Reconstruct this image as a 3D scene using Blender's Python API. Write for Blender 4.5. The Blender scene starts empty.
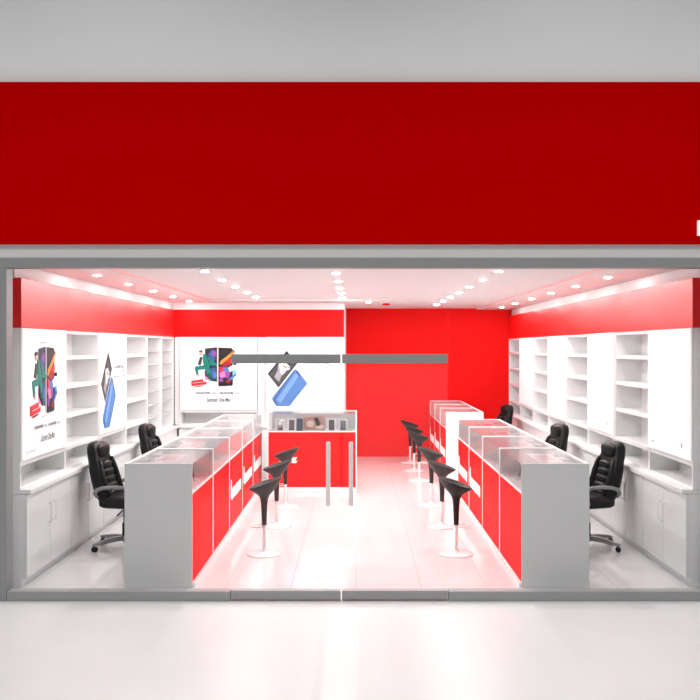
import bpy, bmesh, math, random
from mathutils import Vector, Matrix
random.seed(7)
PI = math.pi
S = bpy.context.scene
COL = S.collection
F = 840.0                     # focal length in pixels of the 700 px frame
EYE = 2.2

# ------------------------------------------------------------------ materials
def mat(name, col, rough=.5, metal=0., coat=0., emit=None, estr=0., noise=0., scale=8., spec=.5, bump=0., bscale=60.):
    m = bpy.data.materials.new(name); m.use_nodes = True
    nt = m.node_tree; b = nt.nodes['Principled BSDF']
    b.inputs['Base Color'].default_value = (*col, 1)
    b.inputs['Roughness'].default_value = rough
    b.inputs['Metallic'].default_value = metal
    b.inputs['Coat Weight'].default_value = coat
    b.inputs['Coat Roughness'].default_value = .08
    b.inputs['Specular IOR Level'].default_value = spec
    if emit:
        b.inputs['Emission Color'].default_value = (*emit, 1); b.inputs['Emission Strength'].default_value = estr
    tc = nt.nodes.new('ShaderNodeTexCoord')
    if noise:
        n = nt.nodes.new('ShaderNodeTexNoise'); n.inputs['Scale'].default_value = scale
        mx = nt.nodes.new('ShaderNodeMix'); mx.data_type = 'RGBA'
        mx.inputs['A'].default_value = (*[c*(1-noise) for c in col], 1); mx.inputs['B'].default_value = (*[min(1, c*(1+noise)) for c in col], 1)
        nt.links.new(tc.outputs['Object'], n.inputs['Vector']); nt.links.new(n.outputs['Fac'], mx.inputs['Factor'])
        nt.links.new(mx.outputs['Result'], b.inputs['Base Color'])
    if bump:
        n = nt.nodes.new('ShaderNodeTexNoise'); n.inputs['Scale'].default_value = bscale
        bp = nt.nodes.new('ShaderNodeBump'); bp.inputs['Strength'].default_value = bump; bp.inputs['Distance'].default_value = .002
        nt.links.new(tc.outputs['Object'], n.inputs['Vector']); nt.links.new(n.outputs['Fac'], bp.inputs['Height'])
        nt.links.new(bp.outputs['Normal'], b.inputs['Normal'])
    return m

def glass(name, tint=(1, 1, 1), film=0., f0=.03, rough=.0, gain=.9):
    m = bpy.data.materials.new(name); m.use_nodes = True
    nt = m.node_tree; N = nt.nodes; N.clear(); L = nt.links
    out = N.new('ShaderNodeOutputMaterial')
    lw = N.new('ShaderNodeLayerWeight'); lw.inputs['Blend'].default_value = .5
    pw = N.new('ShaderNodeMath'); pw.operation = 'POWER'; pw.inputs[1].default_value = 5
    ma = N.new('ShaderNodeMath'); ma.operation = 'MULTIPLY_ADD'; ma.inputs[1].default_value = gain; ma.inputs[2].default_value = f0
    L.new(lw.outputs['Facing'], pw.inputs[0]); L.new(pw.outputs[0], ma.inputs[0])
    t = N.new('ShaderNodeBsdfTransparent'); t.inputs['Color'].default_value = (*tint, 1)
    g = N.new('ShaderNodeBsdfGlossy'); g.inputs['Roughness'].default_value = rough
    mx = N.new('ShaderNodeMixShader'); L.new(ma.outputs[0], mx.inputs[0]); L.new(t.outputs[0], mx.inputs[1]); L.new(g.outputs[0], mx.inputs[2])
    last = mx
    if film:
        d = N.new('ShaderNodeBsdfTranslucent'); d2 = N.new('ShaderNodeBsdfDiffuse')
        d.inputs['Color'].default_value = d2.inputs['Color'].default_value = (.95, .95, .95, 1)
        m1 = N.new('ShaderNodeMixShader'); m1.inputs[0].default_value = .5; L.new(d.outputs[0], m1.inputs[1]); L.new(d2.outputs[0], m1.inputs[2])
        m2 = N.new('ShaderNodeMixShader'); m2.inputs[0].default_value = film; L.new(mx.outputs[0], m2.inputs[1]); L.new(m1.outputs[0], m2.inputs[2])
        last = m2
    L.new(last.outputs[0], out.inputs[0])
    return m

def tile_mat(name, col, grout, size, rough, vein=.03, coat=0., spec=.5):
    m = mat(name, col, rough, coat=coat, spec=spec)
    nt = m.node_tree; b = nt.nodes['Principled BSDF']
    tc = nt.nodes.new('ShaderNodeTexCoord')
    br = nt.nodes.new('ShaderNodeTexBrick'); br.offset = 0; br.squash = 1
    br.inputs['Scale'].default_value = 1; br.inputs['Brick Width'].default_value = size; br.inputs['Row Height'].default_value = size
    br.inputs['Mortar Size'].default_value = .0035; br.inputs['Mortar Smooth'].default_value = .3
    br.inputs['Color1'].default_value = (*col, 1); br.inputs['Color2'].default_value = (*[c*.985 for c in col], 1); br.inputs['Mortar'].default_value = (*grout, 1)
    n = nt.nodes.new('ShaderNodeTexNoise'); n.inputs['Scale'].default_value = 2.5; n.inputs['Detail'].default_value = 6
    mx = nt.nodes.new('ShaderNodeMix'); mx.data_type = 'RGBA'; mx.blend_type = 'MULTIPLY'; mx.inputs['Factor'].default_value = 1
    rp = nt.nodes.new('ShaderNodeMapRange'); rp.inputs['To Min'].default_value = 1-vein*2; rp.inputs['To Max'].default_value = 1
    L = nt.links
    L.new(tc.outputs['Object'], br.inputs['Vector']); L.new(tc.outputs['Object'], n.inputs['Vector'])
    L.new(n.outputs['Fac'], rp.inputs['Value']); L.new(br.outputs['Color'], mx.inputs['A']); L.new(rp.outputs['Result'], mx.inputs['B'])
    L.new(mx.outputs['Result'], b.inputs['Base Color'])
    return m

M = dict(
    greylam=mat('grey_laminate', (.66, .66, .66), .4, spec=.3, noise=.008),  # white laminate darkened to grey: shade painted on the front end panels
    white=mat('white_laminate', (.88, .88, .88), .35, noise=.01),
    whitewall=mat('white_paint', (.82, .82, .82), .7, noise=.01),
    ceil=mat('ceiling_paint', (.82, .815, .815), .8, noise=.01),
    red=mat('red_laminate', (.90, .004, .004), .5, spec=.06, noise=.01),
    redwall=mat('red_wall_paint', (.90, .002, .002), .6, spec=.15, noise=.01),
    redfrieze=mat('red_satin_paint', (.90, .003, .003), .38, spec=.55, bump=.25, bscale=220),
    fascia=mat('red_fascia_panel', (.58, .0, .0), .7, spec=.0),
    glow=mat('red_cove_light', (.8, .45, .45), .6, emit=(1., .35, .35), estr=.18),
    facade=mat('grey_facade_render', (.96, .96, .96), .7, spec=.3, noise=.01, scale=3),
    band=mat('grey_beam_paint', (.70, .70, .695), .6, spec=.2, noise=.01),
    frame=mat('grey_frame_metal', (.31, .315, .315), .45, spec=.3),
    frame2=mat('grey_sill_metal', (.36, .36, .36), .45, spec=.3),
    chrome=mat('brushed_steel', (.90, .86, .86), .45, metal=.0),
    silver=mat('grey_metal', (.33, .33, .33), .4, metal=.3),
    leather=mat('black_leather', (.006, .006, .006), .38, spec=.25, bump=.3, bscale=90),
    plastic=mat('black_plastic', (.007, .007, .007), .4, spec=.25),
    stool=mat('dark_brown_plastic', (.016, .009, .008), .5, spec=.2),
    stoolwhite=mat('white_enamel', (.8, .78, .78), .2),
    pane=glass('clear_shopfront_glass', f0=.004, gain=.2),
    doorglass=glass('hazy_door_glass', film=.015, f0=.004, gain=.2),
    case=glass('display_case_glass', (.97, .97, .97), f0=.035, gain=.65, rough=.14, film=.012),
    shelfglass=glass('pale_shelf_glass', (.92, .94, .94), film=.5, f0=.04),
    poster=mat('backlit_poster_white', (.62, .62, .62), .5, emit=(1, 1, 1), estr=.45),
    lens=mat('downlight_lens', (1, 1, 1), .5, emit=(1, .985, .975), estr=1080),
    lens2=mat('soft_downlight_lens', (1, 1, 1), .5, emit=(1, .985, .975), estr=520),
    graycase=mat('grey_case_lining', (.42, .42, .43), .5),
    ring=mat('downlight_ring', (.75, .75, .75), .4),
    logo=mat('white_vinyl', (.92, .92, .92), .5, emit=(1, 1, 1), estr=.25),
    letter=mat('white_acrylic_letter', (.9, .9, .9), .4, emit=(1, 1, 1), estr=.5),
    tile=tile_mat('white_gloss_tiles', (.77, .765, .765), (.53, .52, .52), .6, .12, .04, spec=.7),
    mall=tile_mat('pale_mall_floor', (.74, .74, .735), (.73, .73, .73), 8.0, .36, .03, spec=.4),
    black=mat('phone_black', (.01, .01, .012), .15),
    screen=mat('phone_screen_grey', (.03, .034, .045), .12),
    card=mat('grey_white_card', (.50, .51, .52), .5),
    pgrey=mat('print_grey', (.30, .31, .32), .6),
    pred=mat('print_red', (.75, .02, .03), .5),
    green=mat('tag_green', (.30, .55, .10), .5),
    navy=mat('dark_blue_box', (.02, .05, .09), .4),
    brown=mat('brown_print', (.36, .22, .17), .5, noise=.5, scale=14),
    tan=mat('pale_print', (.60, .46, .38), .5),
)
def ink(name, c, e=.12):
    return mat(name, c, .5, emit=c, estr=e)
INK = {
    'k': ink('poster_black', (.006, .006, .008)), 'dk': ink('poster_dark_blue', (.012, .02, .05)), 'b': ink('poster_blue', (.07, .20, .50)),
    'bl': ink('poster_light_blue', (.16, .34, .68)), 'bd': ink('poster_deep_blue', (.035, .10, .30)), 'g': ink('poster_teal_green', (.0, .22, .17)),
    'gd': ink('poster_deep_green', (.0, .10, .08)), 'o': ink('poster_orange', (.85, .28, .03)), 'r': ink('poster_red', (.80, .02, .03)),
    'rd': ink('poster_dark_red', (.35, .01, .02)), 'p': ink('poster_purple', (.25, .07, .35)), 'pk': ink('poster_pink', (.85, .22, .45)),
    's': ink('poster_skin', (.72, .45, .32)), 'w': ink('poster_paper', (.9, .9, .9), .7), 'gr': ink('poster_grey', (.32, .32, .33)),
    'lg': ink('poster_pale_grey', (.62, .62, .62)), 'c': ink('poster_cyan', (.10, .55, .75)), 'dg': ink('poster_charcoal', (.05, .05, .055)),
}
INKK = list(INK)

# ------------------------------------------------------------------ mesh builder
class MB:
    def __init__(self): self.bm = bmesh.new()
    def faces(self, vs, fs, m=0, smooth=False):
        bv = [self.bm.verts.new(v) for v in vs]
        for f in fs:
            try:
                x = self.bm.faces.new([bv[i] for i in f]); x.material_index = m; x.smooth = smooth
            except ValueError: pass
        return self
    def box(self, x0, x1, y0, y1, z0, z1, m=0):
        x0, x1 = sorted((x0, x1)); y0, y1 = sorted((y0, y1)); z0, z1 = sorted((z0, z1))
        v = [(x, y, z) for z in (z0, z1) for y in (y0, y1) for x in (x0, x1)]
        return self.faces(v, [(0, 2, 3, 1), (4, 5, 7, 6), (0, 1, 5, 4), (2, 6, 7, 3), (0, 4, 6, 2), (1, 3, 7, 5)], m)
    def loft(self, rings, m=0, cap=True, smooth=True):
        n = len(rings[0]); vs = [p for r in rings for p in r]; fs = []
        for k in range(len(rings)-1):
            for i in range(n):
                j = (i+1) % n
                fs.append((k*n+i, k*n+j, (k+1)*n+j, (k+1)*n+i))
        if cap: fs += [tuple(range(n-1, -1, -1)), tuple((len(rings)-1)*n+i for i in range(n))]
        return self.faces(vs, fs, m, smooth)
    def lathe(self, prof, c=(0, 0, 0), n=28, m=0, smooth=True):
        rings = [[(c[0]+r*math.cos(2*PI*i/n), c[1]+r*math.sin(2*PI*i/n), c[2]+z) for i in range(n)] for r, z in prof]
        return self.loft(rings, m, True, smooth)
    def tube(self, pts, r, n=10, m=0, closed=False, flat=1.):
        pts = [Vector(p) for p in pts]; rings = []
        rr = r if isinstance(r, (list, tuple)) else [r]*len(pts)
        up = None
        for i, p in enumerate(pts):
            if closed: t = pts[(i+1) % len(pts)]-pts[i-1]
            else: t = pts[min(i+1, len(pts)-1)]-pts[max(i-1, 0)]
            t.normalize()
            if up is None: up = Vector((0, 0, 1)) if abs(t.z) < .9 else Vector((1, 0, 0))
            a = t.cross(up).normalized(); b = a.cross(t).normalized(); up = b
            rings.append([p+a*math.cos(2*PI*k/n)*rr[i]*flat+b*math.sin(2*PI*k/n)*rr[i] for k in range(n)])
        if closed:
            vs = [q for r_ in rings for q in r_]; fs = []
            for k in range(len(rings)):
                k2 = (k+1) % len(rings)
                for i in range(n):
                    j = (i+1) % n; fs.append((k*n+i, k*n+j, k2*n+j, k2*n+i))
            return self.faces(vs, fs, m, True)
        return self.loft(rings, m)
    def puff(self, c, s, e=.45, e2=None, n=20, k=12, m=0, mtx=None):
        """cushion: superellipsoid of half sizes s, squareness e (1 round, 0 box)"""
        e2 = e if e2 is None else e2
        sg = lambda v, p: math.copysign(abs(v)**p, v)
        rings = []
        for a in range(1, k):
            th = -PI/2+PI*a/k; cz, sz = sg(math.cos(th), e), sg(math.sin(th), e)
            rings.append([(s[0]*cz*sg(math.cos(2*PI*i/n), e2), s[1]*cz*sg(math.sin(2*PI*i/n), e2), s[2]*sz) for i in range(n)])
        mt = mtx or Matrix.Identity(4)
        rings = [[Vector(c)+(mt @ Vector(p)) for p in r] for r in rings]
        return self.loft(rings, m)
    def prism(self, poly, y0, y1, m=0):
        """polygon given in (x, z), extruded along y"""
        n = len(poly)
        vs = [(x, y0, z) for x, z in poly]+[(x, y1, z) for x, z in poly]
        fs = [tuple(range(n)), tuple(range(2*n-1, n-1, -1))]+[(i, i+n, (i+1) % n+n, (i+1) % n) for i in range(n)]
        return self.faces(vs, fs, m)
    def build(self, name, mats, parent=None, bevel=0., subd=0, loc=None):
        bmesh.ops.recalc_face_normals(self.bm, faces=self.bm.faces[:])
        me = bpy.data.meshes.new(name); self.bm.to_mesh(me); self.bm.free()
        for m in (mats if isinstance(mats, (list, tuple)) else [mats]): me.materials.append(m)
        o = bpy.data.objects.new(name, me); COL.objects.link(o)
        if parent: o.parent = parent
        if loc: o.location = loc
        if bevel:
            b = o.modifiers.new('bevel', 'BEVEL'); b.width = bevel; b.segments = 2; b.limit_method = 'ANGLE'
        if subd:
            b = o.modifiers.new('subdivision', 'SUBSURF'); b.levels = b.render_levels = subd
        return o

def text_mesh(txt, size, shear=0., bold=0., align='LEFT'):
    cu = bpy.data.curves.new('lettering', 'FONT'); cu.body = txt; cu.size = size; cu.shear = shear; cu.offset = bold; cu.align_x = align
    cu.resolution_u = 2
    o = bpy.data.objects.new('lettering', cu); COL.objects.link(o)
    dg = bpy.context.evaluated_depsgraph_get(); dg.update()
    me = bpy.data.meshes.new_from_object(o.evaluated_get(dg))
    vs = [tuple(v.co) for v in me.vertices]; fs = [tuple(p.vertices) for p in me.polygons]
    bpy.data.objects.remove(o); bpy.data.curves.remove(cu); bpy.data.meshes.remove(me)
    return vs, fs

def tag(o, label, cat, group=None):
    o['label'] = label; o['category'] = cat
    if group: o['group'] = group
    return o
def thing(name, label, cat, loc=(0, 0, 0), rz=0., group=None):
    o = bpy.data.objects.new(name, None); COL.objects.link(o); o.location = loc; o.rotation_euler = (0, 0, rz)
    o.empty_display_size = .1
    return tag(o, label, cat, group)
def struct(o):
    o['kind'] = 'structure'; return o
def dup(o, parent=None):
    c = o.copy(); COL.objects.link(c)
    if parent: c.parent = parent
    for ch in list(o.children): dup(ch, c)
    return c
def place(proto, used, loc, rz, label, group):
    r = dup(proto) if used else proto
    r.location = loc; r.rotation_euler = (0, 0, rz); r['label'] = label; r['group'] = group
    return r
ORD = ['first', 'second', 'third', 'fourth', 'fifth', 'sixth', 'seventh', 'eighth', 'ninth']

# ------------------------------------------------------------------ setting
GY = 7.333                    # plane of the glass front
BACK = 17.0; PART = 14.25; WL, WR = -3.42, 3.43; CZ = 3.0
struct(MB().box(-3.6, 3.6, GY+.05, BACK+.15, -.1, 0).build('floor', M['tile']))
struct(MB().box(-9, 9, -4, GY+.05, -.1, 0).build('floor_corridor', M['mall']))
struct(MB().box(WL-.15, WL, GY+.1, BACK+.15, 0, CZ).build('wall_left', M['whitewall']))
struct(MB().box(WR, WR+.15, GY+.1, BACK+.15, 0, CZ).build('wall_right', M['whitewall']))
struct(MB().box(-.21, WR, BACK, BACK+.15, 0, CZ).build('wall_back', M['redwall']))
struct(MB().box(WL, -.20, PART+.30, BACK+.15, 0, CZ).build('wall_partition', M['whitewall']))
struct(MB().box(WL-.15, WR+.15, GY+.15, BACK+.15, CZ, CZ+.2).build('ceiling', M['ceil']))
# lower ceiling margins with a red cove edge
struct(MB().box(WL, -2.42, GY+.15, PART+.3, CZ-.025, CZ+.01).build('trim_1', M['ceil']))
struct(MB().box(2.44, WR, GY+.15, BACK, CZ-.025, CZ+.01).build('trim_2', M['ceil']))
struct(MB().box(-2.42, .62, 13.75, PART+.3, CZ-.025, CZ+.01).build('trim_3', M['ceil']))
struct(MB().box(-2.42, -2.405, GY+.15, 13.75, CZ-.026, CZ-.002).build('trim_4', M['glow']))
struct(MB().box(2.425, 2.44, GY+.15, 15.7, CZ-.026, CZ-.002).build('trim_5', M['glow']))
# facade
fw = MB()
fw.box(-9, 9, GY, GY+.15, 2.985, 9)
fw.box(-9, -3.2, GY, GY+.15, 0, 2.985); fw.box(3.2, 9, GY, GY+.15, 0, 2.985)
struct(fw.build('wall_front', M['facade']))
struct(MB().box(-9, 9, GY-.03, GY, 2.985, 3.12).build('trim_6', M['band']))
# frame of the shopfront
JL, JR = -3.037, 3.063
struct(MB().box(-3.2, 3.2, GY-.035, GY+.10, 2.898, 2.985).build('trim_7', M['frame'], bevel=.003))
struct(MB().box(-3.2, JL, GY-.035, GY+.10, 0, 2.897).build('trim_8', M['frame'], bevel=.003))
struct(MB().box(JR, 3.2, GY-.035, GY+.10, 0, 2.897).build('trim_9', M['frame'], bevel=.003))
def gx(px): return (px-356)/F*GY
D0, D1, D2 = gx(231), gx(341.3), gx(448)
RT0, RT1 = 2.2-15.3/F*GY, 2.2-6.2/F*GY      # door top rail
# fixed panes, each on its sill
def pane_side(name, x0, x1):
    w = struct(MB().box(x0+.004, x1-.004, GY-.035, GY+.06, .002, .085).build(name, M['frame2'], bevel=.003))
    MB().box(x0+.006, x1-.006, GY, GY+.012, .086, 2.895).build('pane', M['pane'], w)
pane_side('window_1', JL, D0); pane_side('window_2', D2, JR)
struct(MB().box(D0+.004, D2-.004, GY, GY+.012, RT1+.006, 2.895).build('window_3', M['pane']))
def door(name, x0, x1, hx):
    d = struct(MB().box(x0+.006, x1-.006, GY, GY+.012, .09, RT0-.002).build(name, M['doorglass']))
    MB().box(x0+.006, x1-.006, GY-.03, GY+.042, .012, .089).build('bottom_rail', M['frame2'], d, bevel=.003)
    MB().box(x0+.006, x1-.006, GY-.03, GY+.042, RT0, RT1).build('top_rail', M['frame'], d, bevel=.003)
    h = MB(); z1, z0 = 2.2-93/F*GY, 2.2-156/F*GY
    h.tube([(hx, GY-.075, z0), (hx, GY-.075, z0+.01), (hx, GY-.075, z1-.01), (hx, GY-.075, z1)], [.016, .019, .019, .016], 14)
    for z in (z0+.09, z1-.09): h.tube([(hx, GY-.075, z), (hx, GY+.004, z)], .009, 10)
    h.build('handle', M['chrome'], d)
door('door_1', D0, D1, gx(328.5)); door('door_2', D1, D2, gx(351))

# red sign band above the shopfront
FY = GY-.06
fs = thing('fascia_sign', 'wide plain red sign band across the grey facade above the shopfront', 'sign', (0, FY, 3.10))
MB().box(-8.8, 8.8, 0, .058, 0, 1.405).build('panel', M['fascia'], fs, bevel=.002)
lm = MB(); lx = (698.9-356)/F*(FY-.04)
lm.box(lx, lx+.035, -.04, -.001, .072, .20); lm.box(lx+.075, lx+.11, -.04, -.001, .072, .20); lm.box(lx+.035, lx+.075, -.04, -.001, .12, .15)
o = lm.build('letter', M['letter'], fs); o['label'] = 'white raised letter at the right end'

# ------------------------------------------------------------------ red friezes above the cabinets
XL, XR = -3.08, 3.09          # front planes of the upper units
Z0, Z1 = 2.387, 2.845
o = MB().box(WL+.003, -3.068, 7.7, PART+.29, Z0, Z1).build('frieze', M['redfrieze'], bevel=.003); tag(o, 'red frieze above the left wall shelves and posters', 'frieze')
o = MB().box(WR-.003, 3.085, 7.7, BACK-.005, Z0, Z1).build('frieze', M['redfrieze'], bevel=.003); tag(o, 'red frieze above the white shelves on the right wall', 'frieze')
o = MB().box(-3.066, -.205, PART-.012, PART+.29, Z0, Z1+.005).build('frieze', M['redwall'], bevel=.003); tag(o, 'red frieze above the two posters on the rear wall', 'frieze')

# pale upstands between the friezes and the ceiling, and the filler in the rear left corner
struct(MB().box(WL+.003, -3.13, 7.7, PART+.29, Z1+.003, CZ-.027).build('trim_10', M['ceil']))
struct(MB().box(WR-.003, 3.15, 7.7, BACK-.005, Z1+.003, CZ-.027).build('trim_11', M['ceil']))
struct(MB().box(-3.12, -.205, PART+.02, PART+.29, Z1+.008, CZ-.027).build('trim_12', M['ceil']))
struct(MB().box(-3.062, -2.989, PART-.05, PART+.29, .902, 2.383).build('trim_13', M['white']))

# ------------------------------------------------------------------ poster artwork (u, v measured on a 613 x 565 sheet)
class Art:
    def __init__(s, W, H, w, h, z0): s.k = (W/w, H/h); s.z0 = z0; s.h = h; s.mb = MB(); s.n = 0; s.W = W
    def P(s, x, y): return (x*s.k[0], s.z0+(s.h-y)*s.k[1])
    def poly(s, pts, c):
        s.n += 1; yy = -.0015-.0004*s.n
        s.mb.prism([s.P(*p) for p in pts], yy, .0, INKK.index(c)+1)
    def line(s, pts, w, c):
        for (a, b) in zip(pts, pts[1:]):
            dx, dy = b[0]-a[0], b[1]-a[1]; l = math.hypot(dx, dy) or 1; nx, ny = -dy/l*w/2, dx/l*w/2; ex, ey = dx/l*w*.3, dy/l*w*.3
            s.poly([(a[0]+nx-ex, a[1]+ny-ey), (b[0]+nx*.8+ex, b[1]+ny*.8+ey), (b[0]-nx*.8+ex, b[1]-ny*.8+ey), (a[0]-nx-ex, a[1]-ny-ey)], c)
    def blob(s, x, y, rx, ry, c, n=14, jit=0.):
        s.poly([(x+rx*(1+random.uniform(-jit, jit))*math.cos(2*PI*i/n), y+ry*(1+random.uniform(-jit, jit))*math.sin(2*PI*i/n)) for i in range(n)], c)
    def text(s, txt, x, y, size, c, shear=0., w=None, bold=1.0):
        vs, fs = text_mesh(txt, size, shear, bold); s.n += 1; yy = -.0015-.0004*s.n
        k = 1 if w is None else w/max(v[0] for v in vs)
        pts = [s.P(x+v[0]*k, y-v[1]) for v in vs]
        s.mb.faces([(p[0], yy, p[1]) for p in pts], fs, INKK.index(c)+1)

def art_dancers(a):
    P = lambda *p: [(x-22, y-55) for x, y in p]
    X = lambda x: x-22
    Y = lambda y: y-55
    a.poly(P((214, 322), (260, 300), (262, 392), (224, 386)), 'pk')
    a.poly(P((221, 140), (319, 130), (319, 402), (270, 396), (222, 352)), 'dk')
    a.blob(X(278), Y(205), 30, 45, 'bd', jit=.2); a.blob(X(292), Y(180), 18, 26, 'p', jit=.2); a.blob(X(290), Y(330), 26, 44, 'bd', jit=.2); a.blob(X(300), Y(350), 14, 30, 'b', jit=.3)
    a.poly(P((319, 130), (331, 132), (331, 436), (319, 428)), 'lg')
    a.poly(P((331, 132), (435, 136), (446, 145), (448, 425), (440, 433), (335, 437), (331, 433)), 'k')
    a.poly(P((340, 260), (352, 235), (395, 205), (432, 175), (452, 160), (460, 172), (440, 200), (395, 232), (352, 268)), 'o')
    a.blob(X(452), Y(166), 12, 14, 'o'); a.poly(P((440, 152), (462, 158), (456, 170), (440, 160)), 'k')
    a.poly(P((356, 268), (400, 232), (442, 212), (452, 232), (430, 272), (386, 284)), 'rd'); a.poly(P((385, 240), (440, 215), (436, 250)), 'r')
    a.blob(X(382), Y(335), 44, 46, 'p', jit=.25); a.blob(X(368), Y(345), 24, 26, 'pk', jit=.3); a.blob(X(400), Y(305), 22, 18, 'b', jit=.3); a.blob(X(352), Y(385), 18, 18, 'p', jit=.3); a.blob(X(412), Y(400), 20, 14, 'rd', jit=.3)
    a.blob(X(350), Y(300), 14, 20, 'r', jit=.3)
    # figure in the green suit, leaping
    a.line(P((176, 262), (190, 215)), 26, 'dg')
    a.poly(P((205, 182), (228, 190), (262, 220), (322, 262), (316, 278), (262, 270), (252, 296), (214, 288), (204, 240)), 'g')
    a.line(P((240, 285), (150, 296)), 34, 'g'); a.line(P((150, 292), (160, 345)), 22, 'g'); a.line(P((162, 345), (168, 362)), 10, 's')
    a.line(P((238, 285), (255, 350)), 36, 'g'); a.line(P((255, 345), (278, 388)), 26, 'gd')
    a.line(P((232, 200), (262, 255)), 10, 'gd')
    a.blob(X(186), Y(178), 13, 15, 's'); a.poly(P((168, 172), (176, 156), (192, 153), (201, 162), (200, 172), (188, 166), (176, 166)), 'k')
    # figure in white and blue
    a.line(P((452, 310), (468, 345)), 24, 'c'); a.line(P((468, 345), (425, 385)), 20, 'b')
    a.poly(P((412, 292), (458, 268), (472, 284), (452, 312), (424, 322)), 'w'); a.blob(X(464), Y(262), 12, 10, 'k')
    a.line(P((270, 448), (400, 438)), 4, 'lg')
    # red tag
    a.poly(P((110, 394), (206, 381), (208, 400), (233, 400), (232, 422), (112, 436)), 'r')
    a.line(P((122, 413), (220, 402)), 1.6, 'w'); a.line(P((140, 442), (205, 434)), 6, 'rd')
    a.text('HUAWEI', X(150), Y(496), 19, 'dg', w=112); a.text('Y7 2017', X(272), Y(496), 15, 'gr', w=48)
    a.text('HUAWEI', X(340), Y(496), 19, 'dg', w=112); a.text('Y5 2017', X(463), Y(496), 15, 'gr', w=54)
    a.text('Summer One Max', X(235), Y(558), 46, 'dg', shear=.25, w=200, bold=.8)
    for i in range(9): a.line(P((60+i*14, 587), (68+i*14, 587)), 3, 'lg')
    for i in range(4): a.line(P((252+i*18, 113), (258+i*18, 112)), 5, 'lg')

def art_phones(a):
    P = lambda *p: [(x-55, y+27) for x, y in p]
    a.line(P((57, 310), (130, 398)), 3, 'gr'); a.line(P((128, 402), (140, 400)), 3, 'gr')
    a.poly(P((225, 78), (312, 182), (156, 377), (64, 265)), 'k')
    a.poly(P((210, 120), (296, 190), (156, 362), (78, 268)), 'dg')
    a.poly(P((160, 180), (215, 172), (252, 205), (250, 232), (222, 240), (205, 262), (178, 280), (160, 262), (150, 225)), 'lg')
    a.poly(P((148, 240), (160, 200), (170, 250), (182, 282), (160, 330), (120, 290)), 'gr')
    a.line(P((195, 200), (222, 218)), 7, 'k'); a.line(P((232, 206), (246, 214)), 5, 'k'); a.line(P((205, 245), (222, 238)), 4, 'gr'); a.poly(P((214, 172), (252, 200), (262, 186), (232, 160)), 'k')
    a.poly(P((300, 228), (318, 240), (392, 332), (395, 348), (245, 525), (140, 525), (106, 482), (102, 458), (280, 240)), 'b')
    a.poly(P((290, 236), (302, 232), (130, 470), (150, 520), (138, 522), (108, 476)), 'bd')
    a.poly(P((310, 250), (330, 275), (176, 500), (150, 490), (142, 470)), 'bl')
    a.line(P((394, 345), (246, 524)), 5, 'bd')
    a.blob(313-55, 257+27, 8, 9, 'k'); a.blob(328-55, 272+27, 8, 9, 'k'); a.line(P((335, 290), (342, 304)), 5, 'dk')
    a.text('HUAWEI 9 lite', 370-55, 182+27, 28, 'dg', w=212); a.blob(598-55, 196+27, 7, 7, 'pk')
    for x0, x1 in ((345, 385), (402, 446), (462, 495), (506, 514), (532, 578), (594, 625)): a.line(P((x0, 230), (x1, 230)), 6, 'gr')

# ------------------------------------------------------------------ wall units; local x right, y into the wall, front at y = 0
UB, UT, DEP = .902, 2.385, .315
def shell(root, W, panels=True):
    for x in (0.003, W-.025): MB().box(x, x+.022, 0, DEP, UB, UT).build('side_panel', M['white'], root)
    MB().box(.027, W-.027, DEP-.012, DEP, UB, UT).build('back_panel', M['white'], root)
def shelf_unit(loc, rz, W, label, group):
    r = thing('shelf_unit', label, 'shelves', loc, rz, group); shell(r, W)
    for z in (1.11, 1.45, 1.765, 2.075): MB().box(.027, W-.027, .004, DEP-.014, z, z+.04).build('shelf', M['white'], r, bevel=.002)
    MB().box(.027, W-.027, .004, DEP-.014, UT-.03, UT).build('top_panel', M['white'], r)
    MB().box(.027, W-.027, .004, DEP-.014, UB, UB+.018).build('bottom_panel', M['white'], r)
def slim_unit(loc, rz, W, label, group):
    r = thing('shelf_unit', label, 'shelves', loc, rz, group); shell(r, W)
    for k in range(6): MB().box(.027, W-.027, .03, DEP-.014, 1.12+.205*k, 1.132+.205*k).build('shelf', M['shelfglass'], r)
    MB().box(.027, W-.027, .004, DEP-.014, UT-.03, UT).build('top_panel', M['white'], r)
    MB().box(.027, W-.027, .004, DEP-.014, UB, UB+.018).build('bottom_panel', M['white'], r)
def poster_unit(loc, rz, W, label, group, art=None, dot=None):
    r = thing('poster_unit', label, 'poster', loc, rz, group); shell(r, W)
    MB().box(.027, W-.027, .004, DEP-.014, 1.11, 1.15).build('shelf', M['white'], r, bevel=.002)
    MB().box(.027, W-.027, .004, DEP-.014, UB, UB+.018).build('bottom_panel', M['white'], r)
    b = MB().box(.004, W-.004, -.010, -.001, 1.152, UT).build('light_box', M['white'], r, bevel=.002)
    a = Art(W-.05, UT-1.152-.02, 613 if art is not art_phones else 635, 565 if art is not art_phones else 580, 1.162)
    a.mb.box(0, W-.05, .0, .006, 1.162, UT-.01)
    if art: art(a)
    elif dot:
        a.blob(500, 510, 9, 11, 'gr'); a.line([(60, 530), (90, 530)], 7, 'gr') if dot == 1 else None
    p = a.mb.build('poster', [M['poster']]+[INK[k] for k in INKK], r, loc=(.025, -.0165, 0))
    p['label'] = {art_dancers: 'white poster with leaping figures around a black phone', art_phones: 'white poster with a blue phone'}.get(art, 'blank white backlit poster')
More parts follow.
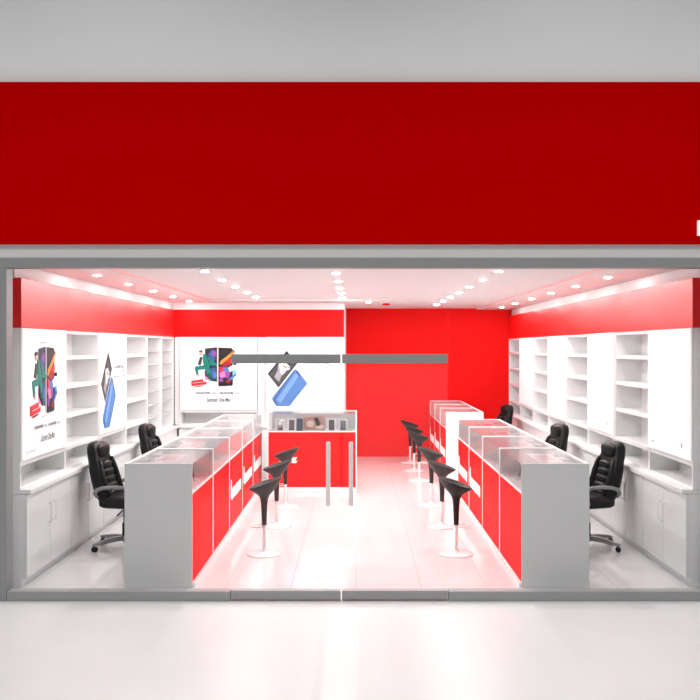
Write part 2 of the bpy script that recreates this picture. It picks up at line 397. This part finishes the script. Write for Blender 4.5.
def base_cabinet(loc, rz, W, label, group):
    r = thing('base_cabinet', label, 'cabinet', loc, rz, group); f = -.062
    MB().box(.003, W-.003, f+.02, DEP, .085, .858).build('carcass', M['white'], r)
    MB().box(.003, W-.003, f+.05, DEP-.02, .001, .083).build('plinth', M['white'], r)
    for k in (0, 1):
        x0 = .005+k*(W/2-.001); x1 = x0+W/2-.009
        d = MB().box(x0, x1, f, f+.018, .09, .852).build('door', M['white'], r, bevel=.002)
        hx = x1-.05 if k == 0 else x0+.05
        h = MB(); h.tube([(hx, f-.002, .50), (hx, f-.03, .50), (hx, f-.034, .505), (hx, f-.034, .675), (hx, f-.03, .68), (hx, f-.002, .68)], .0065, 8)
        h.build('handle', M['chrome'], d)
def worktop(loc, rz, W, label, d0=-.10):
    o = MB().box(0.003, W-.003, d0, DEP+.01, .86, .90).build('worktop', M['white'], bevel=.003); o.location = loc; o.rotation_euler = (0, 0, rz)
    tag(o, label, 'worktop')

LE = [7.7, 8.9, 10.05, 11.25, 12.4, 13.32, 14.235]
kinds = ['A', 'S', 'B', 'S', 'G', 'G']
labs = ['white poster of leaping figures and black phone, on the left wall nearest the shopfront',
        'open white shelves between the leaping figures poster and blue phone poster, left wall',
        'tall white poster with a blue phone on the left wall, above a niche',
        'open white shelves on the left wall, just beyond the blue phone poster',
        'bay of thin pale shelves on the left wall, second bay from the rear corner',
        'bay of thin pale shelves in the rear left corner, by the poster wall']
for i, k in enumerate(kinds):
    loc, W = (XL, LE[i], 0), LE[i+1]-LE[i]
    if k == 'S': shelf_unit(loc, PI/2, W, labs[i], 'wall shelf units')
    elif k == 'G': slim_unit(loc, PI/2, W, labs[i], 'wall shelf units')
    else: poster_unit(loc, PI/2, W, labs[i], 'poster units', art_dancers if k == 'A' else art_phones)
    cl = ['white two-door base cabinet on the left, nearest the shopfront', 'white two-door base cabinet on the left, behind the front black office chair'][i] if i < 2 else \
        'white two-door base cabinet on the left wall, %s from the shopfront' % ORD[i]
    base_cabinet(loc, PI/2, W, cl, 'base cabinets')
worktop((XL, LE[0]-.004, 0), PI/2, LE[-1]-LE[0]-.12, 'long white worktop along the left wall on the base cabinets')

RE = [7.7+(16.985-7.7)/8*i for i in range(9)]
for i in range(8):
    loc, W = (XR, RE[i+1], 0), RE[i+1]-RE[i]
    if i % 2 == 0:
        poster_unit(loc, -PI/2, W, ['blank white poster on the right wall, nearest the shopfront', 'blank white poster on the right wall, second from the shopfront, above the front office chair',
                                    'blank white poster on the right wall, third from the shopfront', 'narrowest looking blank white poster on the right wall, nearest the red rear wall'][i//2], 'poster units', None, [1, 2, 0, 0][i//2])
    else:
        shelf_unit(loc, -PI/2, W, ['open white shelves on the right wall, between the two front blank posters', 'open white shelves on the right wall, second shelf bay from the shopfront',
                                   'open white shelves on the right wall, third shelf bay from the shopfront', 'open white shelves on the right wall, against the red rear wall'][i//2], 'wall shelf units')
    base_cabinet(loc, -PI/2, W, ['white two-door base cabinet on the right, nearest the shopfront', 'white two-door base cabinet on the right, behind the front black office chair'][i] if i < 2 else
                 'white two-door base cabinet on the right wall, %s from the shopfront' % ORD[i], 'base cabinets')
worktop((XR, RE[-1]+.004, 0), -PI/2, RE[-1]-RE[0], 'long white worktop along the right wall on the base cabinets')

poster_unit((-2.985, PART-.06, 0), 0, 1.32, 'wide white poster of leaping figures and phone on the rear wall', 'poster units', art_dancers)
poster_unit((-1.535, PART-.06, 0), 0, 1.325, 'white poster with a large blue phone on the rear wall, behind the door rail', 'poster units', art_phones)
base_cabinet((-2.985, PART-.06, 0), 0, 1.385, 'white base cabinet under the leaping figures poster on the rear wall', 'base cabinets')
base_cabinet((-1.595, PART-.06, 0), 0, 1.385, 'white base cabinet under the blue phone poster on the rear wall', 'base cabinets')
worktop((-2.985, PART-.06, 0), 0, 2.775, 'white worktop under the two posters on the rear wall', -.10)
o = MB().box(-1.658, -1.542, PART-.06, PART+.25, .902, 2.38).build('pilaster', M['white'], bevel=.002); tag(o, 'narrow white pilaster between the two rear wall posters', 'pilaster')

# ------------------------------------------------------------------ display counters; local x right, y away from the customer, front at y = 0
TZ = 1.085
def counter(loc, rz, W, label, H=1.14, gz=.866, dep=.62, mark=None, seam=None, end=None, group='glass-topped display counters'):
    PLH = .072 if seam else .042
    r = thing('display_counter', label, 'counter', loc, rz, group)
    for k, x in enumerate((.002, W-.022)):
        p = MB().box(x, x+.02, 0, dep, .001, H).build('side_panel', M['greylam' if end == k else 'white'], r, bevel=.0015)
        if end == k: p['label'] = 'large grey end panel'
    MB().box(.023, W-.023, dep-.018, dep, .001, H-.03).build('back_panel', M['graycase'], r)
    MB().box(.023, W-.023, -.022, .05, .001, PLH).build('plinth', M['white'], r, bevel=.002)
    xs = [(.023, W-.023)] if seam is None else [(.023, seam), (seam+.022, W-.023)]
    fp = None
    for a, b in xs:
        p = MB().box(a, b, .002, .02, PLH+.002, gz-.012).build('front_panel', M['red'], r, bevel=.001); fp = fp or p
    if seam: MB().box(seam+.001, seam+.021, .010, .02, PLH+.002, gz-.012).build('seam_strip', M['red'], r)
    else: MB().box(.025, W-.025, .27, dep-.032, gz-.0115, TZ).build('display_tray', M['card'], r, bevel=.002)
    MB().box(.023, W-.023, .021, dep-.019, gz-.03, gz-.012).build('deck', M['graycase'], r)
    MB().box(.023, W-.023, .001, .022, gz-.011, gz+.004).build('sill_rail', M['white'], r)
    MB().box(.024, W-.024, .004, .010, gz+.005, H-.014).build('front_glass', M['case'], r)
    MB().box(.024, W-.024, .004, dep-.030, H-.012, H-.004).build('top_glass', M['case'], r)
    MB().box(.023, W-.023, dep-.029, dep-.001, H-.028, H).build('rear_rail', M['white'], r, bevel=.0015)
    if mark == 'word':
        m = MB(); k = W/1.17
        m.prism([(x*k, z) for x, z in ((.10, .40), (.105, .56), (.125, .615), (.165, .605), (.175, .52), (.23, .485), (.27, .47), (.30, .498), (.55, .492), (.60, .502), (.98, .498), (1.0, .46), (.985, .365), (.80, .372), (.6, .362), (.3, .37), (.17, .362), (.14, .39))], -.003, .0015)
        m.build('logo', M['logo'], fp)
    if mark == 'fan':
        m = MB(); cx, cz = .325, .49
        for k in range(8):
            a = math.radians(12+k*22.3); ux, uz = math.cos(a), math.sin(a); L = .15+.02*math.sin(k*1.7)
            m.prism([(cx+ux*.04, cz-.05+uz*.04), (cx+ux*L*.7-uz*.022, cz-.05+uz*L*.7+ux*.022), (cx+ux*L, cz-.05+uz*L), (cx+ux*L*.7+uz*.022, cz-.05+uz*L*.7-ux*.022)], -.003, .0015)
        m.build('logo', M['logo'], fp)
    return r

def phone_on_stand(name='display_phone'):
    r = thing(name, 'x', 'phone')
    t = math.radians(16)
    R = Matrix.Rotation(-t, 4, 'X')
    b = MB(); b.prism([(-.055, .0), (.055, .0), (.055, .006), (-.055, .006)], -.03, .05)
    for s in (-1, 1): b.box(.05*s-.003, .05*s+.003, .028, .034, .006, .10)
    b.build('stand', M['card'], r)
    def rb(mb): 
        for v in mb.bm.verts: v.co = R @ v.co + Vector((0, -.005, .008))
        return mb
    rb(MB().box(-.062, .062, .010, .014, 0, .175)).build('card', M['card'], r)
    p = rb(MB().box(-.036, .036, .0015, .009, .012, .155)).build('body', M['black'], r, bevel=.003)
    rb(MB().box(-.032, .032, .0005, .0012, .028, .142)).build('screen', M['screen'], p)
    return r
PH = phone_on_stand(); PH_used = False
def leaflet(loc, rz, label, c, group, w=.30, d=.20):
    o = MB(); o.box(-w/2, w/2, -d/2, d/2, 0, .004, 0); o.box(-w/2+.012, -w/2+.075, -d/2+.012, d/2-.012, .0041, .0046, 1); o.box(-w/2+.09, w/2-.10, -d/2+.03, d/2-.03, .0041, .0046, 2); o.box(w/2-.075, w/2-.012, -d/2+.012, d/2-.05, .0041, .0046, 1)
    ob = o.build('leaflet', c); ob.location = loc; ob.rotation_euler = (0, 0, rz); tag(ob, label, 'leaflet', group)
def phone_box(loc, rz, label, group):
    o = MB(); o.box(-.035, .035, -.085, .085, 0, .026, 0); o.box(-.025, .025, -.06, .02, .0261, .0266, 1)
    ob = o.build('phone_box', [M['card'], M['pgrey']]); ob.location = loc; ob.rotation_euler = (0, 0, rz); tag(ob, label, 'box', group)

def fill(root, W, gz, where):
    """goods lying in one glass case"""
    global PH_used
    z = gz-.0115
    mt = Matrix.Translation(root.location) @ Matrix.Rotation(root.rotation_euler.z, 4, 'Z')
    rz = root.rotation_euler.z
    for k, fx in enumerate((.22, .5, .78)):
        p = place(PH, PH_used, mt @ Vector((W*fx, .15, z)), rz, 'black phone on a stand in the %s' % where, 'phones inside the %s' % where); PH_used = True
    for k, fx in enumerate((.32, .68)):
        leaflet(mt @ Vector((W*fx, .385, TZ+.0005)), rz+random.uniform(-.1, .1), 'pale leaflet with red panel in the %s' % where if k else 'grey printed leaflet in the %s' % where,
                [M['card'], M['pred'], M['pgrey']] if k else [M['card'], M['pgrey'], M['pred']], 'leaflets inside the counters')
    for k, fx in enumerate((.2, .5, .82)):
        phone_box(mt @ Vector((W*fx, .535, TZ+.0005)), rz+PI/2, 'small pale box in the %s' % where, 'boxes inside the %s' % where)

LC = -1.503; n = 5; w = 1.145
for i in range(n):
    r = counter((LC, 7.7+i*w, 0), PI/2, w, ['glass-topped red counter at the front of the left row, large grey end panel',
        'plain red glass-topped counter, second from the front in the left row', 'red counter with white logo, third from the front in the left row',
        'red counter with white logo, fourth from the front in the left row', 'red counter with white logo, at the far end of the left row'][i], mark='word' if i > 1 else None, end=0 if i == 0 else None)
    fill(r, w, .866, '%s left counter from the entrance' % ORD[i])
RC = 1.52; w = 1.205
for i in range(4):
    r = counter((RC, 7.7+(i+1)*w, 0), -PI/2, w, ['glass-topped red counter at the front of the right row, large grey end panel',
        'plain red glass-topped counter, second from the front in the right row', 'red counter with white logo, third from the front in the right row',
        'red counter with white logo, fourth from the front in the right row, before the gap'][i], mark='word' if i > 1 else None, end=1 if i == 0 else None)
    fill(r, w, .866, '%s right counter from the entrance' % ORD[i])
RC2 = 1.49; w = 1.01
for i in range(3):
    r = counter((RC2, 13.9+(i+1)*w, 0), -PI/2, w, ['red counter with bright white end panel, nearest of the three rear right counters', 'red counter, middle of the three rear right counters beyond the gap',
        'red counter farthest back on the right, beside the red rear wall'][i], mark='word')
    fill(r, w, .866, ['nearest', 'middle', 'farthest'][i]+' of the three rear right counters')
BX, BY, BH, BG = -1.36, 12.83, 1.205, .925
back = counter((BX, BY, 0), 0, 1.375, 'wide red display counter facing the entrance in front of the poster wall', BH, BG, .6, 'fan', 1.105)
# goods in the rear counter
zz = BG-.0115
def bxp(px): return (px-356)/F*(BY+.12)
for px, lab in ((280, 'leftmost black phone on a white stand in the rear counter'), (291.5, 'second black phone from the left in the rear counter'),
                (331.5, 'black phone right of the brown print in the rear counter'), (343, 'rightmost black phone on a stand in the rear counter, by the green tag')):
    p = place(PH, True, (bxp(px), BY+.13, zz), 0, lab, 'phones in the rear counter'); p.scale = (1.15, 1, 1.12)
o = MB().box(-.05, .05, -.02, .02, 0, .19).build('phone_box', M['navy'], bevel=.003); o.location = (bxp(299), BY+.24, zz); tag(o, 'dark blue upright box behind the phones in the rear counter', 'box')
pr = thing('picture_print', 'brown picture of a hand holding a phone, in the rear counter', 'print', (bxp(313.5), BY+.30, zz))
MB().box(-.17, .17, 0, .012, .001, .215).build('sheet', M['brown'], pr)
hm = MB(); hm.puff((-.06, -.006, .10), (.06, .004, .05), .9); hm.puff((.09, -.006, .055), (.06, .004, .035), .9); hm.build('printed_hand', M['tan'], pr)
pm = MB(); pm.prism([(-.005, .19), (.055, .205), (.105, .09), (.045, .065)], -.016, -.008); pm.build('printed_phone', M['black'], pr)
o = MB().box(-.135, .135, -.05, .05, 0, .012).build('tray', M['card'], bevel=.003); o.location = (bxp(313), BY+.09, zz); tag(o, 'flat white tray in front of the brown print in the rear counter', 'tray')
o = MB().box(-.042, .042, -.012, .012, 0, .028).build('price_tag', M['green'], bevel=.002); o.location = (bxp(349), BY+.045, zz); tag(o, 'small green tag at the right end of the rear counter', 'tag')

# ------------------------------------------------------------------ bar stools; front (low lip) towards +x
def make_stool():
    r = thing('bar_stool', 'x', 'stool')
    n = 36
    def ring(rad_f, rad_b, rad_s, z0, tilt, dx=0.):
        out = []
        for i in range(n):
            a = 2*PI*i/n; c, s = math.cos(a), math.sin(a)
            x = (rad_f if c > 0 else rad_b)*c
            out.append((dx+x, rad_s*s, z0-tilt*c))
        return out
    b = MB()
    R = [ring(.024, .024, .024, .312, 0), ring(.027, .027, .027, .318, 0), ring(.030, .030, .030, .42, 0), ring(.034, .034, .034, .52, 0), ring(.042, .042, .042, .59, 0),
         ring(.060, .060, .062, .628, .004), ring(.086, .094, .092, .658, .012), ring(.120, .132, .128, .693, .026), ring(.150, .166, .158, .728, .045), ring(.166, .186, .176, .752, .056), ring(.170, .192, .180, .760, .058),
         ring(.166, .188, .176, .764, .057), ring(.155, .178, .166, .757, .052), ring(.115, .138, .128, .735, .036), ring(.06, .07, .068, .716, .018), ring(.015, .016, .016, .708, .004)]
    b.loft(R); b.build('seat', M['stool'], r)
    p = MB(); p.lathe([(.019, .03), (.019, .311)], n=16); p.build('pole', M['stoolwhite'], r)
    p = MB(); p.lathe([(.186, .0), (.188, .006), (.182, .012), (.12, .020), (.06, .027), (.03, .036), (.02, .05), (.0175, .07)], n=40); p.build('base', M['stoolwhite'], r)
    f = MB(); pts = [(.016, .03, .30)]
    for k in range(13):
        a = math.radians(-118+k*236/12); pts.append((.075+.065*math.cos(a), -.085*math.sin(a), .30))
    pts.append((.016, -.03, .30)); f.tube(pts, .006, 8); f.tube([(.016, .03, .30), (.016, -.03, .30)], .006, 8); f.build('footrest', M['stoolwhite'], r)
    return r
st = make_stool(); used = False
SL = [(-.98, 8.97), (-.98, 10.37), (-.98, 11.66)]
for i, (x, y) in enumerate(SL):
    place(st, used, (x, y, .0005), PI, ['dark brown bar stool nearest the entrance, before the left counters', 'middle dark bar stool of the three by the left counters',
          'dark bar stool farthest back of the left three, before the rear counter logo'][i], 'dark bar stools'); used = True
SR = [(1.07, 8.97), (1.06, 10.35), (1.055, 11.75), (1.05, 13.95), (1.045, 15.1), (1.04, 16.15)]
for i, (x, y) in enumerate(SR):
    place(st, True, (x, y, .0005), random.uniform(-.05, .05), ['dark bar stool nearest the entrance, before the right counters', 'second dark bar stool from the entrance on the right', 'third dark bar stool from the entrance on the right',
          'fourth dark bar stool from the entrance on the right, beyond the aisle gap', 'fifth dark bar stool from the entrance on the right', 'dark bar stool on the right nearest the red rear wall'][i], 'dark bar stools')

# ------------------------------------------------------------------ office chairs; facing +x, gas column at the origin
def make_chair():
    r = thing('office_chair', 'x', 'chair')
    s = MB(); s.puff((.02, 0, .525), (.26, .255, .075), .5, .45); s.puff((.10, 0, .555), (.17, .19, .055), .5, .5); s.build('seat', M['leather'], r)
    s = MB()
    def bx(z):                       # the spine curve: x of the middle of the backrest at height z
        t = (z-.5)/.65; return -.165-.17*t-.025*math.sin(t*PI)
    rings = []
    for z, hw, th in ((.47, .17, .05), (.50, .225, .075), (.60, .245, .085), (.72, .250, .085), (.84, .240, .08), (.94, .215, .075), (1.0, .195, .075), (1.06, .188, .075), (1.11, .178, .07), (1.145, .15, .055), (1.16, .10, .03)):
        ring = []
        for i in range(24):
            a = 2*PI*i/24; c, q = math.cos(a), math.sin(a)
            ring.append((bx(z)+th*math.copysign(abs(c)**.7, c)+.05*(abs(q)**2.5)*(1 if z < 1.0 else .4), hw*math.copysign(abs(q)**.6, q), z))
        rings.append(ring)
    s.loft(rings); s.build('backrest', M['leather'], r)
    c = MB()
    for k in range(5):
        z = .60+.078*k; c.puff((bx(z)+.075, 0, z), (.034, .135-.004*k, .042), .75, .55)
    c.build('back_cushion', M['leather'], r)
    for sg in (-1, 1):
        c = MB(); c.tube([(bx(z)+.085, sg*(.185-.03*max(0, (z-.8)/.2)), z) for z in (.55, .62, .72, .82, .92, .98)], [.02, .034, .038, .036, .03, .015], 12); c.build('bolster', M['leather'], r)
    c = MB(); c.puff((bx(1.07)+.055, 0, 1.065), (.05, .150, .078), .6, .6); c.build('headrest', M['leather'], r)
    for sg in (-1, 1):
        a = MB(); y = sg*.285
        pts = [(-.215, sg*.245, .585), (-.225, y, .63), (-.20, y, .672), (-.13, y, .695), (-.02, y, .705), (.10, y, .70), (.17, y, .685), (.20, y, .65), (.18, y, .60), (.13, sg*.26, .53), (.08, sg*.20, .47)]
        a.tube(pts, .013, 10, flat=1.7); a.build('armrest', M['silver'], r)
    g = MB(); g.lathe([(.032, .10), (.032, .27)], n=18); g.lathe([(.02, .27), (.02, .44)], n=18); g.box(-.12, .10, -.09, .09, .44, .462); g.tube([(.0, -.07, .42), (.02, -.20, .41), (.02, -.26, .40)], .008, 8); g.build('gas_column', M['plastic'], r)
    g = MB(); g.lathe([(.045, .075), (.045, .125), (.03, .13)], n=18)
    cs = []
    for k in range(5):
        a = math.radians(12+72*k); ux, uy = math.cos(a), math.sin(a)
        def sec(d, w, z0, z1): return [(ux*d-uy*w, uy*d+ux*w, z0), (ux*d+uy*w, uy*d-ux*w, z0), (ux*d+uy*w*.7, uy*d-ux*w*.7, z1), (ux*d-uy*w*.7, uy*d+ux*w*.7, z1)]
        g.loft([sec(.02, .040, .085, .132), sec(.14, .038, .082, .130), sec(.26, .034, .074, .113), sec(.35, .030, .066, .094), sec(.375, .020, .064, .084)], smooth=False)
        cs.append((ux*.352, uy*.352, a))
    g.build('star_base', M['silver'], r, bevel=.004)
    for x, y, a in cs:
        c = MB(); t = a+PI/2+.5
        for o_ in (-.016, .016):
            px, py = x+math.cos(t)*o_, y+math.sin(t)*o_
            ax = Vector((math.cos(t), math.sin(t), 0))
            c.tube([Vector((px, py, .029))-ax*.011, Vector((px, py, .029))-ax*.008, Vector((px, py, .029))+ax*.008, Vector((px, py, .029))+ax*.011], [.022, .028, .028, .022], 16)
        c.tube([(x, y, .03), (x, y, .068)], .008, 8); c.build('caster', M['plastic'], r)
    return r
ch = make_chair(); used = False
for x, y, a, lab in ((-2.55, 9.28, -.12, 'black leather office chair on the left, nearest the shopfront, behind the left counters'), (-2.55, 11.45, -.12, 'black office chair on the left, farther back, mostly hidden by the counters'),
                     (2.56, 9.28, PI+.22, 'black leather office chair on the right, nearest the shopfront, behind the right counters'), (2.49, 11.45, PI+.22, 'middle black office chair of the three behind the right counters'),
                     (2.46, 15.3, PI+.22, 'black office chair farthest back on the right, near the red rear wall')):
    c = place(ch, used, (x, y, .001), a, lab, 'black office chairs'); used = True
    if x > 0:
        for o in c.children:
            if o.name.startswith(('star_base', 'caster')): o.rotation_euler.z = math.radians(-30 if y < 10 else 6)

# ------------------------------------------------------------------ ceiling fittings
def make_lamp(lens):
    r = thing('downlight', 'x', 'light')
    m = MB(); m.lathe([(.041, 0), (.060, 0), (.063, -.003), (.060, -.006), (.041, -.004)], n=24); m.build('ring', M['ring'], r)
    m = MB(); m.lathe([(.040, -.001), (.039, -.004), (.031, -.008), (.018, -.0105), (.005, -.0113)], n=24); m.build('lens', M[lens], r)
    return r
lamp = make_lamp('lens'); edge_lamp = make_lamp('lens2'); used = set()
rows = [(-1.57, CZ, [8.73+1.11*k for k in range(5)], 'recessed ceiling light, %s from the shopfront in the row above the left counters'),
        (-.215, CZ, [8.96+1.1*k for k in range(5)], 'recessed ceiling light, %s from the shopfront in the central row'),
        (1.48, CZ, [8.73+1.11*k for k in range(7)], 'recessed ceiling light, %s from the shopfront in the row above the right counters'),
        (2.75, CZ-.025, [9.17+1.335*k for k in range(6)], 'recessed ceiling light, %s from the shopfront along the right wall'),
        (-2.75, CZ-.025, [8.92+1.23*k for k in range(5)], 'recessed ceiling light, %s from the shopfront along the left wall')]
for x, z, ys, lab in rows:
    for k, y in enumerate(ys):
        p = edge_lamp if abs(x) > 2 else lamp
        place(p, p in used, (x, y, z-.001), 0, lab % ORD[k], 'recessed ceiling lights'); used.add(p)
place(edge_lamp, True, (.21, 14.1, CZ-.026), 0, 'recessed ceiling light near the red rear wall, left of the red ceiling fitting', 'recessed ceiling lights')
sg = thing('ceiling_fitting', 'small red box fitting on the ceiling near the rear wall', 'fitting', (.54, 15.0, CZ-.002))
MB().box(-.10, .13, -.5, .35, -.01, 0).build('plate', M['ceil'], sg); MB().box(-.06, .06, -.2, .2, -.028, -.011).build('box', M['redwall'], sg, bevel=.003)

# ------------------------------------------------------------------ ambient light of the mall corridor, plus added fill lamps
W = bpy.data.worlds.new('mall_ambient'); S.world = W; W.use_nodes = True
W.node_tree.nodes['Background'].inputs['Color'].default_value = (.99, 1, 1, 1); W.node_tree.nodes['Background'].inputs['Strength'].default_value = .30
for k, x in enumerate((-6, -2, 2, 6)):
    ld = bpy.data.lights.new('corridor_lamp', 'AREA'); ld.shape = 'RECTANGLE'; ld.size = 1.2; ld.size_y = 1.2; ld.energy = 68; ld.spread = math.radians(120)  # unseen overhead lamps, added to brighten the corridor floor more than the facade
    lo = bpy.data.objects.new('corridor_lamp', ld); COL.objects.link(lo); lo.location = (x, 4.2, 7.5)

# ------------------------------------------------------------------ camera
cd = bpy.data.cameras.new('camera'); cam = bpy.data.objects.new('camera', cd); COL.objects.link(cam)
cam.location = (0, 0, EYE); cam.rotation_euler = (PI/2, 0, 0)
cd.sensor_fit = 'HORIZONTAL'; cd.sensor_width = 36; cd.lens = 36*F/700
cd.shift_x = -(356-350)/700; cd.shift_y = (348-350)/700
cd.clip_end = 100
S.camera = cam
vs = S.view_settings; vs.view_transform = 'Standard'; vs.look = 'None'; vs.gamma = 1; vs.exposure = 0; vs.use_curve_mapping = False
S.cycles.use_denoising = True
S.cycles.max_bounces = 10; S.cycles.transparent_max_bounces = 24
S.cycles.caustics_reflective = False; S.cycles.caustics_refractive = False
